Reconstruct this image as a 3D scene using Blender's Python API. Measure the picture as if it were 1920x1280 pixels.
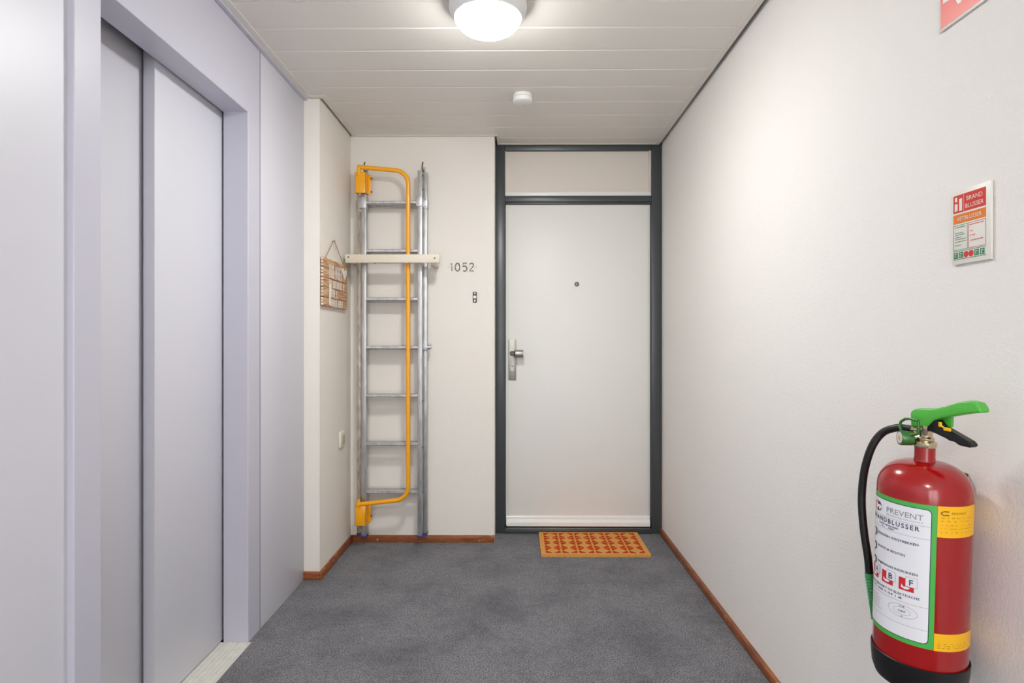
import bpy, bmesh, math, random
from math import sin, cos, pi, radians
from mathutils import Vector, Matrix

random.seed(7)
for o in list(bpy.data.objects):
    bpy.data.objects.remove(o, do_unlink=True)
scene = bpy.context.scene
C = scene.collection

# ------------------------------------------------------------------ camera
cam_d = bpy.data.cameras.new('camera')
cam_d.sensor_fit = 'HORIZONTAL'
cam_d.sensor_width = 36.0
cam_d.lens = 1100.0 / 1920.0 * 36.0
cam_d.shift_y = -2.0 / 1920.0
cam_d.clip_start = 0.02
cam = bpy.data.objects.new('camera', cam_d)
C.objects.link(cam)
cam.location = (0, 0, 1.207)
cam.rotation_euler = (pi / 2, 0, 0.008)
scene.camera = cam

# ------------------------------------------------------------------ world, exposure
world = bpy.data.worlds.new('world')
scene.world = world
world.use_nodes = True
world.node_tree.nodes['Background'].inputs[0].default_value = (0.97, 0.985, 1.0, 1)
world.node_tree.nodes['Background'].inputs[1].default_value = 1.15
scene.view_settings.view_transform = 'Standard'
scene.view_settings.look = 'None'
scene.view_settings.gamma = 1.0
scene.view_settings.use_curve_mapping = False
scene.view_settings.exposure = 2.45

LAMP_STRENGTH = 28.5
REAR_LAMP_STRENGTH = 36.0
LAMP_COLOR = (0.985, 1.0, 0.985)

# ------------------------------------------------------------------ materials
def sl(c):
    return tuple(((x / 255.0) / 12.92 if x <= 10 else (((x / 255.0) + 0.055) / 1.055) ** 2.4) for x in c)

def mat(name, rgb, rough=0.5, metal=0.0, bump=None, var=None, coat=0.0, spec=0.5, aniso=None):
    """rgb in 0-255 sRGB. bump=(scale,strength,dist), var=(scale,amount)"""
    m = bpy.data.materials.new(name)
    m.use_nodes = True
    nt = m.node_tree
    b = nt.nodes['Principled BSDF']
    col = sl(rgb)
    b.inputs['Base Color'].default_value = (*col, 1)
    b.inputs['Roughness'].default_value = rough
    b.inputs['Metallic'].default_value = metal
    b.inputs['Specular IOR Level'].default_value = spec
    b.inputs['Coat Weight'].default_value = coat
    b.inputs['Coat Roughness'].default_value = 0.06
    tc = nt.nodes.new('ShaderNodeTexCoord')
    if var:
        n = nt.nodes.new('ShaderNodeTexNoise')
        n.inputs['Scale'].default_value = var[0]
        n.inputs['Detail'].default_value = 4
        mp = nt.nodes.new('ShaderNodeMapping')
        if aniso:
            mp.inputs['Scale'].default_value = aniso
        nt.links.new(tc.outputs['Object'], mp.inputs['Vector'])
        nt.links.new(mp.outputs['Vector'], n.inputs['Vector'])
        r = nt.nodes.new('ShaderNodeValToRGB')
        r.color_ramp.elements[0].position = 0.3
        r.color_ramp.elements[1].position = 0.7
        a = var[1]
        r.color_ramp.elements[0].color = (*[x * (1 - a) for x in col], 1)
        r.color_ramp.elements[1].color = (*[min(1, x * (1 + a)) for x in col], 1)
        nt.links.new(n.outputs['Fac'], r.inputs['Fac'])
        nt.links.new(r.outputs['Color'], b.inputs['Base Color'])
    if bump:
        n = nt.nodes.new('ShaderNodeTexNoise')
        n.inputs['Scale'].default_value = bump[0]
        n.inputs['Detail'].default_value = 3
        nt.links.new(tc.outputs['Object'], n.inputs['Vector'])
        bp = nt.nodes.new('ShaderNodeBump')
        bp.inputs['Strength'].default_value = bump[1]
        bp.inputs['Distance'].default_value = bump[2]
        nt.links.new(n.outputs['Fac'], bp.inputs['Height'])
        nt.links.new(bp.outputs['Normal'], b.inputs['Normal'])
    return m

def carpet_mat():
    m = bpy.data.materials.new('carpet')
    m.use_nodes = True
    nt = m.node_tree
    b = nt.nodes['Principled BSDF']
    b.inputs['Roughness'].default_value = 1.0
    b.inputs['Specular IOR Level'].default_value = 0.1
    b.inputs['Sheen Weight'].default_value = 0.15
    tc = nt.nodes.new('ShaderNodeTexCoord')
    def noise(scale, detail=3, rough=0.6):
        n = nt.nodes.new('ShaderNodeTexNoise')
        n.inputs['Scale'].default_value = scale
        n.inputs['Detail'].default_value = detail
        n.inputs['Roughness'].default_value = rough
        nt.links.new(tc.outputs['Object'], n.inputs['Vector'])
        return n
    fine = noise(190, 4, 0.8)
    mid = noise(34, 4)
    big = noise(3.2, 5, 0.65)
    rf = nt.nodes.new('ShaderNodeValToRGB')
    rf.color_ramp.elements[0].position = 0.38
    rf.color_ramp.elements[1].position = 0.66
    rf.color_ramp.elements[0].color = (*sl((50, 50, 55)), 1)
    rf.color_ramp.elements[1].color = (*sl((172, 170, 175)), 1)
    nt.links.new(fine.outputs['Fac'], rf.inputs['Fac'])
    rb = nt.nodes.new('ShaderNodeValToRGB')
    rb.color_ramp.elements[0].position = 0.30
    rb.color_ramp.elements[1].position = 0.56
    rb.color_ramp.elements[0].color = (0.62, 0.62, 0.64, 1)
    rb.color_ramp.elements[1].color = (1, 1, 1, 1)
    nt.links.new(big.outputs['Fac'], rb.inputs['Fac'])
    rm = nt.nodes.new('ShaderNodeValToRGB')
    rm.color_ramp.elements[0].position = 0.3
    rm.color_ramp.elements[1].position = 0.7
    rm.color_ramp.elements[0].color = (0.82, 0.82, 0.82, 1)
    rm.color_ramp.elements[1].color = (1.1, 1.1, 1.1, 1)
    nt.links.new(mid.outputs['Fac'], rm.inputs['Fac'])
    def mul(a, c):
        x = nt.nodes.new('ShaderNodeMix')
        x.data_type = 'RGBA'
        x.blend_type = 'MULTIPLY'
        x.inputs['Factor'].default_value = 1
        nt.links.new(a, x.inputs['A'])
        nt.links.new(c, x.inputs['B'])
        return x.outputs['Result']
    out = mul(mul(rf.outputs['Color'], rb.outputs['Color']), rm.outputs['Color'])
    nt.links.new(out, b.inputs['Base Color'])
    bp = nt.nodes.new('ShaderNodeBump')
    bp.inputs['Strength'].default_value = 0.6
    bp.inputs['Distance'].default_value = 0.004
    nt.links.new(fine.outputs['Fac'], bp.inputs['Height'])
    nt.links.new(bp.outputs['Normal'], b.inputs['Normal'])
    return m

def wood_mat(name, dark, light, scale, chips=None):
    m = bpy.data.materials.new(name)
    m.use_nodes = True
    nt = m.node_tree
    b = nt.nodes['Principled BSDF']
    b.inputs['Roughness'].default_value = 0.45
    tc = nt.nodes.new('ShaderNodeTexCoord')
    mp = nt.nodes.new('ShaderNodeMapping')
    mp.inputs['Scale'].default_value = scale
    nt.links.new(tc.outputs['Object'], mp.inputs['Vector'])
    n = nt.nodes.new('ShaderNodeTexNoise')
    n.inputs['Scale'].default_value = 12
    n.inputs['Detail'].default_value = 6
    nt.links.new(mp.outputs['Vector'], n.inputs['Vector'])
    r = nt.nodes.new('ShaderNodeValToRGB')
    r.color_ramp.elements[0].position = 0.35
    r.color_ramp.elements[1].position = 0.68
    r.color_ramp.elements[0].color = (*sl(dark), 1)
    r.color_ramp.elements[1].color = (*sl(light), 1)
    nt.links.new(n.outputs['Fac'], r.inputs['Fac'])
    out = r.outputs['Color']
    if chips:
        n2 = nt.nodes.new('ShaderNodeTexNoise')
        n2.inputs['Scale'].default_value = chips[0]
        n2.inputs['Detail'].default_value = 3
        nt.links.new(tc.outputs['Object'], n2.inputs['Vector'])
        r2 = nt.nodes.new('ShaderNodeValToRGB')
        r2.color_ramp.elements[0].position = chips[1]
        r2.color_ramp.elements[1].position = chips[1] + 0.03
        nt.links.new(n2.outputs['Fac'], r2.inputs['Fac'])
        x = nt.nodes.new('ShaderNodeMix')
        x.data_type = 'RGBA'
        nt.links.new(r2.outputs['Color'], x.inputs['Factor'])
        nt.links.new(out, x.inputs['A'])
        x.inputs['B'].default_value = (*sl(chips[2]), 1)
        out = x.outputs['Result']
    nt.links.new(out, b.inputs['Base Color'])
    return m

def emit_mat(name, color, strength):
    """opal lamp glass, brightest over the bulb in its middle"""
    m = bpy.data.materials.new(name)
    m.use_nodes = True
    nt = m.node_tree
    b = nt.nodes['Principled BSDF']
    b.inputs['Base Color'].default_value = (0.9, 0.9, 0.9, 1)
    b.inputs['Emission Color'].default_value = (*color, 1)
    tc = nt.nodes.new('ShaderNodeTexCoord')
    sp = nt.nodes.new('ShaderNodeSeparateXYZ')
    cb = nt.nodes.new('ShaderNodeCombineXYZ')
    ln = nt.nodes.new('ShaderNodeVectorMath')
    ln.operation = 'LENGTH'
    mr = nt.nodes.new('ShaderNodeMapRange')
    mr.inputs['From Max'].default_value = 0.119
    mr.inputs['To Min'].default_value = 1.9 * strength
    mr.inputs['To Max'].default_value = 0.40 * strength
    nt.links.new(tc.outputs['Object'], sp.inputs[0])
    nt.links.new(sp.outputs['X'], cb.inputs['X'])
    nt.links.new(sp.outputs['Y'], cb.inputs['Y'])
    nt.links.new(cb.outputs[0], ln.inputs[0])
    nt.links.new(ln.outputs['Value'], mr.inputs['Value'])
    nt.links.new(mr.outputs['Result'], b.inputs['Emission Strength'])
    return m

def glass_mat():
    m = bpy.data.materials.new('fill_window_glass')
    m.use_nodes = True
    nt = m.node_tree
    nt.nodes.clear()
    out = nt.nodes.new('ShaderNodeOutputMaterial')
    mix = nt.nodes.new('ShaderNodeMixShader')
    tr = nt.nodes.new('ShaderNodeBsdfTransparent')
    gl = nt.nodes.new('ShaderNodeBsdfGlossy')
    gl.inputs['Roughness'].default_value = 0.02
    mix.inputs[0].default_value = 0.08
    nt.links.new(tr.outputs[0], mix.inputs[1])
    nt.links.new(gl.outputs[0], mix.inputs[2])
    nt.links.new(mix.outputs[0], out.inputs[0])
    return m

M = {
    'glass': glass_mat(),
    'plaster': mat('plaster', (240, 236, 231), 0.85, bump=(210, 0.35, 0.004), spec=0.25),
    'plaster_smooth': mat('plaster_smooth', (238, 232, 224), 0.85, bump=(160, 0.22, 0.004), spec=0.25),
    'panel': mat('lavender_panel', (211, 210, 219), 0.42, spec=0.8),
    'panel_shaded': mat('lavender_shaded', (197, 195, 208), 0.38, spec=0.8),  # same lavender paint as the panels, darkened to hold the portal's shade
    'lift_door': mat('lavender_lift_door', (211, 210, 219), 0.40, spec=0.8),
    'joint': mat('joint_shade', (128, 124, 146), 0.7),
    'shaft': mat('shaft_black', (22, 20, 28), 0.9),
    'plank': mat('ceiling_plank', (228, 223, 215), 0.42, spec=0.4),
    'profile': mat('edge_profile', (226, 221, 213), 0.5),
    'void': mat('ceiling_void', (40, 36, 34), 0.95),
    'carpet': carpet_mat(),
    'baseboard': wood_mat('brown_baseboard', (118, 64, 32), (170, 98, 52), (1, 1, 6), (38, 0.66, (196, 160, 132))),
    'frame': mat('anthracite_paint', (64, 68, 71), 0.34, bump=(60, 0.08, 0.003), spec=0.6),
    'door': mat('door_white', (236, 234, 229), 0.42, spec=0.4),
    'transom': mat('transom_cream', (226, 217, 206), 0.6),
    'white_gloss': mat('white_gloss', (240, 238, 233), 0.3),
    'steel': mat('brushed_steel', (172, 169, 162), 0.45, 1.0, var=(60, 0.06), aniso=(30, 1, 1)),
    'alu': mat('aluminium', (192, 192, 193), 0.45, 0.85, var=(14, 0.18), aniso=(4, 4, 1)),
    'alu_old': mat('stained_aluminium', (196, 186, 174), 0.5, 0.7, var=(22, 0.3), aniso=(3, 3, 1)),
    'sill': mat('sill_metal', (226, 224, 214), 0.4, 0.25, var=(30, 0.06)),
    'yellow': mat('yellow_enamel', (250, 172, 12), 0.30, coat=0.25),
    'cap_blue': mat('blue_cap', (40, 62, 132), 0.45),
    'bar': mat('cream_bar', (226, 216, 198), 0.5, bump=(60, 0.1, 0.003)),
    'iron': mat('dark_iron', (112, 106, 98), 0.45, 0.8),
    'number': mat('number_metal', (92, 92, 90), 0.4, 0.5),
    'bell_dark': mat('bell_dark', (62, 54, 48), 0.4),
    'bell_white': mat('bell_white', (238, 236, 230), 0.3),
    'switch': mat('switch_ivory', (232, 226, 214), 0.35),
    'switch_rocker': mat('switch_rocker', (204, 188, 166), 0.4),
    'coir': mat('coir_orange', (255, 176, 98), 0.95, bump=(420, 0.9, 0.006), var=(160, 0.22), spec=0.1),
    'coir_red': mat('coir_red', (208, 66, 24), 0.95, bump=(420, 0.9, 0.006), var=(160, 0.25), spec=0.1),
    'coir_dark': mat('coir_dark', (86, 66, 48), 0.95),
    'sign_wood': wood_mat('weathered_wood', (176, 118, 70), (228, 196, 156), (2, 1, 14)),
    'sign_wood_dark': wood_mat('weathered_wood_edge', (190, 150, 112), (250, 242, 230), (4, 2, 10)),
    'sign_paint': mat('worn_white_paint', (240, 236, 232), 0.7, var=(90, 0.08)),
    'twine': mat('jute_twine', (176, 148, 116), 0.9),
    'red': mat('extinguisher_red', (158, 4, 8), 0.2, coat=0.4),
    'black_rubber': mat('black_rubber', (20, 19, 19), 0.42),
    'black_plastic': mat('black_plastic', (14, 14, 15), 0.35),
    'green': mat('green_plastic', (84, 182, 66), 0.34),
    'green_dark': mat('green_anodised', (62, 118, 58), 0.3, 0.3),
    'green_nozzle': mat('green_nozzle', (70, 166, 104), 0.4),
    'label_green': mat('label_green', (72, 178, 74), 0.35),
    'label_white': mat('label_white', (232, 232, 236), 0.32),
    'label_navy': mat('label_navy', (42, 44, 84), 0.4),
    'label_gray': mat('label_grey', (150, 150, 158), 0.4),
    'label_red': mat('label_red', (206, 40, 44), 0.4),
    'label_pink': mat('label_pink', (232, 128, 112), 0.4),
    'label_yellow': mat('label_yellow', (250, 188, 10), 0.35),
    'label_yellow_ink': mat('label_yellow_ink', (120, 88, 20), 0.5),
    'brass': mat('nickel_brass', (206, 190, 160), 0.25, 1.0),
    'gauge_face': mat('gauge_face', (214, 206, 214), 0.3),
    'gauge_needle': mat('gauge_needle', (236, 160, 30), 0.4),
    'plate_white': mat('sign_plate', (232, 228, 218), 0.4),
    'sign_red': mat('sign_red', (214, 52, 40), 0.4),
    'sign_red_big': mat('sign_red_big', (228, 82, 66), 0.35),
    'sign_orange': mat('sign_orange', (228, 124, 34), 0.4),
    'sign_green': mat('sign_green', (56, 142, 98), 0.4),
    'lamp_base': mat('lamp_base', (232, 231, 230), 0.4),
    'lamp_glow': emit_mat('lamp_glow', LAMP_COLOR, LAMP_STRENGTH),
    'lamp_glow_rear': emit_mat('lamp_glow_rear', LAMP_COLOR, REAR_LAMP_STRENGTH),
    'detector': mat('detector_white', (238, 236, 232), 0.45),
}

# ------------------------------------------------------------------ mesh helpers
def link(name, me, m, parent=None, smooth=False):
    o = bpy.data.objects.new(name, me)
    C.objects.link(o)
    me.materials.append(M[m])
    if parent:
        o.parent = parent
    if smooth:
        for p in me.polygons:
            p.use_smooth = True
    return o

def finish(name, bm, m, parent=None, smooth=False):
    bmesh.ops.recalc_face_normals(bm, faces=bm.faces)
    me = bpy.data.meshes.new(name)
    bm.to_mesh(me)
    bm.free()
    o = link(name, me, m, parent)
    if smooth:
        for p in me.polygons:
            p.use_smooth = True
        me.set_sharp_from_angle(angle=radians(38))
    return o

def add_box(bm, x0, x1, y0, y1, z0, z1, bev=0.0, seg=2):
    t = bmesh.new()
    bmesh.ops.create_cube(t, size=1.0)
    for v in t.verts:
        v.co = Vector(((x0 + x1) / 2 + v.co.x * (x1 - x0), (y0 + y1) / 2 + v.co.y * (y1 - y0), (z0 + z1) / 2 + v.co.z * (z1 - z0)))
    if bev > 0:
        bmesh.ops.bevel(t, geom=list(t.edges), offset=bev, segments=seg, affect='EDGES', profile=0.5)
    merge(bm, t)

def merge(bm, t):
    vm = {}
    for v in t.verts:
        vm[v] = bm.verts.new(v.co)
    for f in t.faces:
        try:
            bm.faces.new([vm[v] for v in f.verts])
        except ValueError:
            pass
    t.free()

def box(name, m, x0, x1, y0, y1, z0, z1, parent=None, bev=0.0, seg=2):
    bm = bmesh.new()
    add_box(bm, x0, x1, y0, y1, z0, z1, bev, seg)
    return finish(name, bm, m, parent, smooth=bev > 0)

def add_tube(bm, pts, rad, n=12, cap=True):
    """sweep a circle along a polyline; rad is a number or list"""
    pts = [Vector(p) for p in pts]
    if not isinstance(rad, (list, tuple)):
        rad = [rad] * len(pts)
    rings = []
    up = None
    for i, p in enumerate(pts):
        if i == 0:
            d = pts[1] - pts[0]
        elif i == len(pts) - 1:
            d = pts[-1] - pts[-2]
        else:
            d = (pts[i + 1] - p).normalized() + (p - pts[i - 1]).normalized()
        d.normalize()
        if up is None:
            up = Vector((0, 0, 1)) if abs(d.z) < 0.9 else Vector((1, 0, 0))
        a = d.cross(up).normalized()
        bb = a.cross(d).normalized()
        up = bb
        rings.append([bm.verts.new(p + (a * cos(2 * pi * k / n) + bb * sin(2 * pi * k / n)) * rad[i]) for k in range(n)])
    for r0, r1 in zip(rings, rings[1:]):
        for k in range(n):
            bm.faces.new((r0[k], r0[(k + 1) % n], r1[(k + 1) % n], r1[k]))
    if cap:
        bm.faces.new(rings[0][::-1])
        bm.faces.new(rings[-1])

def tube(name, m, pts, rad, parent=None, n=12):
    bm = bmesh.new()
    add_tube(bm, pts, rad, n)
    return finish(name, bm, m, parent, smooth=True)

def add_lathe(bm, prof, n=48, center=(0, 0, 0), axis='z', close=True):
    """prof = [(r,h)...]"""
    c = Vector(center)
    rings = []
    for r, h in prof:
        ring = []
        if r < 1e-6:
            p = {'z': Vector((0, 0, h)), 'y': Vector((0, h, 0)), 'x': Vector((h, 0, 0))}[axis]
            ring = [bm.verts.new(c + p)]
        else:
            for k in range(n):
                a = 2 * pi * k / n
                p = {'z': Vector((r * cos(a), r * sin(a), h)), 'y': Vector((r * cos(a), h, r * sin(a))), 'x': Vector((h, r * cos(a), r * sin(a)))}[axis]
                ring.append(bm.verts.new(c + p))
        rings.append(ring)
    for r0, r1 in zip(rings, rings[1:]):
        for k in range(n):
            a, b2 = r0[k % len(r0)], r0[(k + 1) % len(r0)]
            c2, d = r1[(k + 1) % len(r1)], r1[k % len(r1)]
            vs = []
            for v in (a, b2, c2, d):
                if v not in vs:
                    vs.append(v)
            if len(vs) >= 3:
                bm.faces.new(vs)
    if close:
        if len(rings[0]) > 1:
            bm.faces.new(rings[0][::-1])
        if len(rings[-1]) > 1:
            bm.faces.new(rings[-1])

def lathe(name, m, prof, parent=None, n=48, center=(0, 0, 0), axis='z'):
    bm = bmesh.new()
    add_lathe(bm, prof, n, center, axis)
    return finish(name, bm, m, parent, smooth=True)

def add_prism(bm, poly, fn0, fn1):
    """poly list of 2D points, fn0/fn1 map (a,b)->3D for the two caps"""
    v0 = [bm.verts.new(fn0(*p)) for p in poly]
    v1 = [bm.verts.new(fn1(*p)) for p in poly]
    n = len(poly)
    bm.faces.new(v0)
    bm.faces.new(v1[::-1])
    for k in range(n):
        bm.faces.new((v0[k], v1[k], v1[(k + 1) % n], v0[(k + 1) % n]))

def text_polys(body, size, spacing=1.0, bold=0.0):
    """returns (verts2d, faces, width) of a text, baseline at 0, left at 0"""
    cu = bpy.data.curves.new('t', 'FONT')
    cu.body = body
    cu.size = size
    cu.space_character = spacing
    cu.resolution_u = 2
    cu.offset = bold * size
    o = bpy.data.objects.new('t', cu)
    C.objects.link(o)
    dg = bpy.context.evaluated_depsgraph_get()
    me = o.evaluated_get(dg).to_mesh()
    vs = [(v.co.x, v.co.y) for v in me.vertices]
    fs = [tuple(p.vertices) for p in me.polygons]
    o.evaluated_get(dg).to_mesh_clear()
    bpy.data.objects.remove(o, do_unlink=True)
    bpy.data.curves.remove(cu)
    xs = [v[0] for v in vs] or [0, 1]
    x0 = min(xs)
    return [(x - x0, y) for x, y in vs], fs, max(xs) - x0

def add_text(bm, body, size, fn, s0, z0, width=None, align='l', spacing=1.0, bold=0.0):
    """fn maps (s,z) to 3D"""
    vs, fs, w = text_polys(body, size, spacing, bold)
    k = 1.0
    if width:
        k = width / w
        w = width
    off = s0 - (w / 2 if align == 'c' else w if align == 'r' else 0)
    vv = [bm.verts.new(fn(off + x * k, z0 + y)) for x, y in vs]
    for f in fs:
        try:
            bm.faces.new([vv[i] for i in f])
        except ValueError:
            pass

def flat(name, bm, m, parent):
    """print-thin mesh: keep face winding"""
    me = bpy.data.meshes.new(name)
    bm.to_mesh(me)
    bm.free()
    return link(name, me, m, parent)

def empty(name, loc=(0, 0, 0), rot=(0, 0, 0)):
    o = bpy.data.objects.new(name, None)
    C.objects.link(o)
    o.empty_display_size = 0.05
    o.location = loc
    o.rotation_euler = rot
    return o

def tag(o, label=None, cat=None, group=None, kind=None):
    if label:
        o['label'] = label
    if cat:
        o['category'] = cat
    if group:
        o['group'] = group
    if kind:
        o['kind'] = kind
    return o

# ------------------------------------------------------------------ dimensions
XL = -1.074      # lift cladding
XLN = -1.091     # near cladding, set back
XA = -0.995      # alcove side wall
XR = 0.907       # right wall
YA = 2.955       # return in front of the alcove
YB = 3.512       # ladder wall
YD = 3.668       # door frame front
XB = -0.133      # end of the ladder wall
ZC = 2.428       # ceiling
YREAR = -2.5

# ------------------------------------------------------------------ setting
bm = bmesh.new()
outline = [(-1.0602, YREAR), (XR, YREAR), (XR, YD + 0.02), (XL, YD + 0.02), (XL, 2.338), (-1.0602, 2.338), (-1.0602, 1.5085), (-1.30, 1.5085), (-1.30, YREAR)]
add_prism(bm, outline, lambda a, b: (a, b, 0.0), lambda a, b: (a, b, -0.12))
fl = finish('floor', bm, 'carpet')
tag(fl, 'dark grey speckled carpet covering the hallway floor', 'floor', kind='structure')

wr = box('wall_right', 'plaster', XR, XR + 0.15, YREAR, YD + 0.25, -0.12, 2.6)
tag(wr, 'long white stucco wall on the right with fire extinguisher', 'wall', kind='structure')
wa = box('wall_alcove', 'plaster_smooth', -1.40, XA, YA, YB + 0.3, -0.12, 2.6)
tag(wa, 'short white plaster side wall of the ladder alcove', 'wall', kind='structure')
wb = box('wall_back', 'plaster_smooth', XA, XB, YB, YB + 0.3, -0.12, 2.6)
tag(wb, 'white plaster wall behind the ladder, left of the door', 'wall', kind='structure')
# rear wall with a tall window, added out of view to bring in fill light
WX0, WX1, WZ0, WZ1 = -0.85, 0.70, 0.10, 2.25
bm = bmesh.new()
add_box(bm, -1.40, WX0, YREAR - 0.15, YREAR, -0.12, 2.6)
add_box(bm, WX1, XR, YREAR - 0.15, YREAR, -0.12, 2.6)
add_box(bm, WX0, WX1, YREAR - 0.15, YREAR, WZ1, 2.6)
add_box(bm, WX0, WX1, YREAR - 0.15, YREAR, -0.12, WZ0)
wre = finish('wall_rear', bm, 'plaster')
tag(wre, 'white plaster wall with added fill window closing the hallway behind the viewer', 'wall', kind='structure')
wn = empty('fill_window', ((WX0 + WX1) / 2, YREAR - 0.07, WZ0))
tag(wn, 'tall grey framed window added as fill light behind the viewer', 'window', kind='structure')
def wpart(o):
    o.parent = wn
    o.matrix_parent_inverse = Matrix.Translation(wn.location).inverted()
    return o
xm = (WX0 + WX1) / 2
for a in ((WX0, WX0 + 0.05, WZ0, WZ1), (WX1 - 0.05, WX1, WZ0, WZ1), (xm - 0.025, xm + 0.025, WZ0, WZ1), (WX0 + 0.05, WX1 - 0.05, WZ0, WZ0 + 0.05), (WX0 + 0.05, WX1 - 0.05, WZ1 - 0.05, WZ1)):
    wpart(box('fill_window_frame', 'frame', a[0], a[1], YREAR - 0.10, YREAR - 0.04, a[2], a[3], bev=0.003))
for a, b in ((WX0 + 0.05, xm - 0.025), (xm + 0.025, WX1 - 0.05)):
    wpart(box('fill_window_pane', 'glass', a, b, YREAR - 0.072, YREAR - 0.068, WZ0 + 0.05, WZ1 - 0.05))

# lift cladding
wl = empty('wall_left')
tag(wl, 'glossy lavender lift cladding panels along the left side', 'wall', kind='structure')
Y_N0, Y_N1, Y_F0, Y_F1 = 1.415, 1.5085, 2.338, 2.446
Z_L = 2.1195
box('panel', 'panel', -1.25, XLN, YREAR, Y_N0, 0.0, ZC - 0.012, wl)
box('panel', 'panel', -1.25, XL, Y_F1 + 0.006, YA, -0.001, ZC - 0.012, wl, bev=0.0012)
box('panel_backing', 'shaft', -1.24, XL - 0.012, Y_F1 - 0.01, YA - 0.001, -0.05, ZC - 0.014, wl)
box('joint_shade_strip', 'joint', XL - 0.011, XL - 0.0006, Y_F1 - 0.0005, Y_F1 + 0.0065, 0.0, ZC - 0.013, wl)  # dark filler added as the shade inside the open panel seam
bm = bmesh.new()
XJ = -1.174
prof = [(Y_N0, -0.05), (Y_N0, ZC - 0.012), (Y_F1, ZC - 0.012), (Y_F1, -0.05), (Y_F0, -0.05), (Y_F0, Z_L), (Y_N1, Z_L), (Y_N1, -0.05)]
add_prism(bm, prof, lambda a, b: (XL, a, b), lambda a, b: (XJ, a, b))
pf = finish('lift_portal', bm, 'panel_shaded', wl)
bv = pf.modifiers.new('b', 'BEVEL')
bv.width = 0.0025
bv.segments = 2
box('light_seal_wall', 'shaft', -1.40, -1.30, YREAR, YA, -0.12, 2.5, wl)  # unseen shell added behind the cladding to stop stray light
box('light_seal_floor', 'shaft', -1.30, -1.0605, Y_N1, YA, -0.12, -0.061, wl)  # unseen base added under the lift sill, also against stray light
box('cornice_strip', 'panel_shaded', XL - 0.02, XL + 0.016, YREAR, YA, ZC - 0.011, ZC + 0.012, wl)

d2 = empty('door_2', (-1.2, (Y_N1 + Y_F0) / 2, 0))
tag(d2, 'closed two panel lavender sliding lift door', 'lift door', kind='structure')
def child(o, p):
    o.parent = p
    o.matrix_parent_inverse = Matrix.Translation(p.location).inverted()
    return o
child(box('door_panel', 'lift_door', -1.219, -1.181, 1.9045, Y_F0 + 0.06, 0.006, Z_L + 0.05, bev=0.0015), d2)
child(box('door_panel', 'lift_door', -1.265, -1.2265, Y_N1 - 0.06, 1.935, 0.006, Z_L + 0.05, bev=0.0015), d2)
bm = bmesh.new()
# grooved sill profile
pts = []
x = -1.27
top = [(-1.27, 0.0015)]
nx = -1.176
while nx < -1.066:
    top += [(nx, 0.0015), (nx + 0.002, -0.0015), (nx + 0.006, -0.0015), (nx + 0.008, 0.0015)]
    nx += 0.0185
top += [(-1.0605, 0.0015), (-1.0605, -0.06), (-1.27, -0.06)]
add_prism(bm, top, lambda a, b: (a, Y_N1 + 0.001, b), lambda a, b: (a, Y_F0 - 0.001, b))
child(finish('door_sill', bm, 'sill'), d2)

# ceiling: backing slab with separate planks and edge profiles
ce = box('ceiling', 'void', -1.40, XR, YREAR, YD + 0.25, ZC + 0.045, ZC + 0.15)
tag(ce, 'white metal plank ceiling with narrow open joints', 'ceiling', kind='structure')
def add_plank(bm, x0, x1, y0, y1, b0=True, b1=True):
    z = ZC + 0.002
    h = 0.014
    e = 0.005
    p = []
    if b0:
        p += [(y0, z + h), (y0, z + e * 0.9), (y0 + e, z)]
    else:
        p += [(y0, z + h), (y0, z)]
    if b1:
        p += [(y1 - e, z), (y1, z + e * 0.9), (y1, z + h)]
    else:
        p += [(y1, z), (y1, z + h)]
    add_prism(bm, p, lambda a, b: (x0, a, b), lambda a, b: (x1, a, b))
PITCH = 0.1785
S0 = 2.1165
g = 0.0012
xpl, xpa, xpr = -1.034, -0.956, 0.864
k = -32
while True:
    y0 = S0 + PITCH * k
    y1 = y0 + PITCH
    k += 1
    if y1 < YREAR + 0.03:
        continue
    y0 = max(y0, YREAR + 0.01)
    if y0 > YD - 0.03:
        break
    bm = bmesh.new()
    a, b_ = y0 + g, y1 - g
    if b_ < YA - 0.03:
        add_plank(bm, xpl, xpr, a, b_)
    elif a < YA - 0.03:
        add_plank(bm, xpl, xpr, a, YA - 0.03, True, False)
        add_plank(bm, xpa, xpr, YA - 0.03, b_, False, True)
    elif b_ < YB - 0.02:
        add_plank(bm, xpa, xpr, a, b_)
    elif a < YB - 0.02:
        add_plank(bm, xpa, xpr, a, YB - 0.024, True, False)
        add_plank(bm, XB + 0.02, xpr, YB - 0.024, b_, False, True)
    else:
        add_plank(bm, XB + 0.02, xpr, a, min(b_, YD - 0.026))
    finish('ceiling_plank', bm, 'plank', ce)
zp0, zp1 = ZC - 0.0015, ZC + 0.006
def profile(x0, x1, y0, y1):
    return box('edge_profile', 'profile', x0, x1, y0, y1, zp0, zp1, ce)
profile(XL + 0.0162, xpl + 0.002, YREAR, YA - 0.004)
profile(xpl + 0.002, xpa + 0.002, YA - 0.030, YA - 0.004)
profile(XA + 0.014, xpa + 0.002, YA - 0.004, YB - 0.003)
profile(xpa + 0.002, XB + 0.022, YB - 0.024, YB - 0.003)
profile(XB + 0.012, XB + 0.024, YB - 0.003, YD - 0.003)
profile(XB + 0.022, xpr - 0.002, YD - 0.026, YD - 0.003)
profile(xpr - 0.002, XR - 0.019, YREAR, YD - 0.003)

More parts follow.
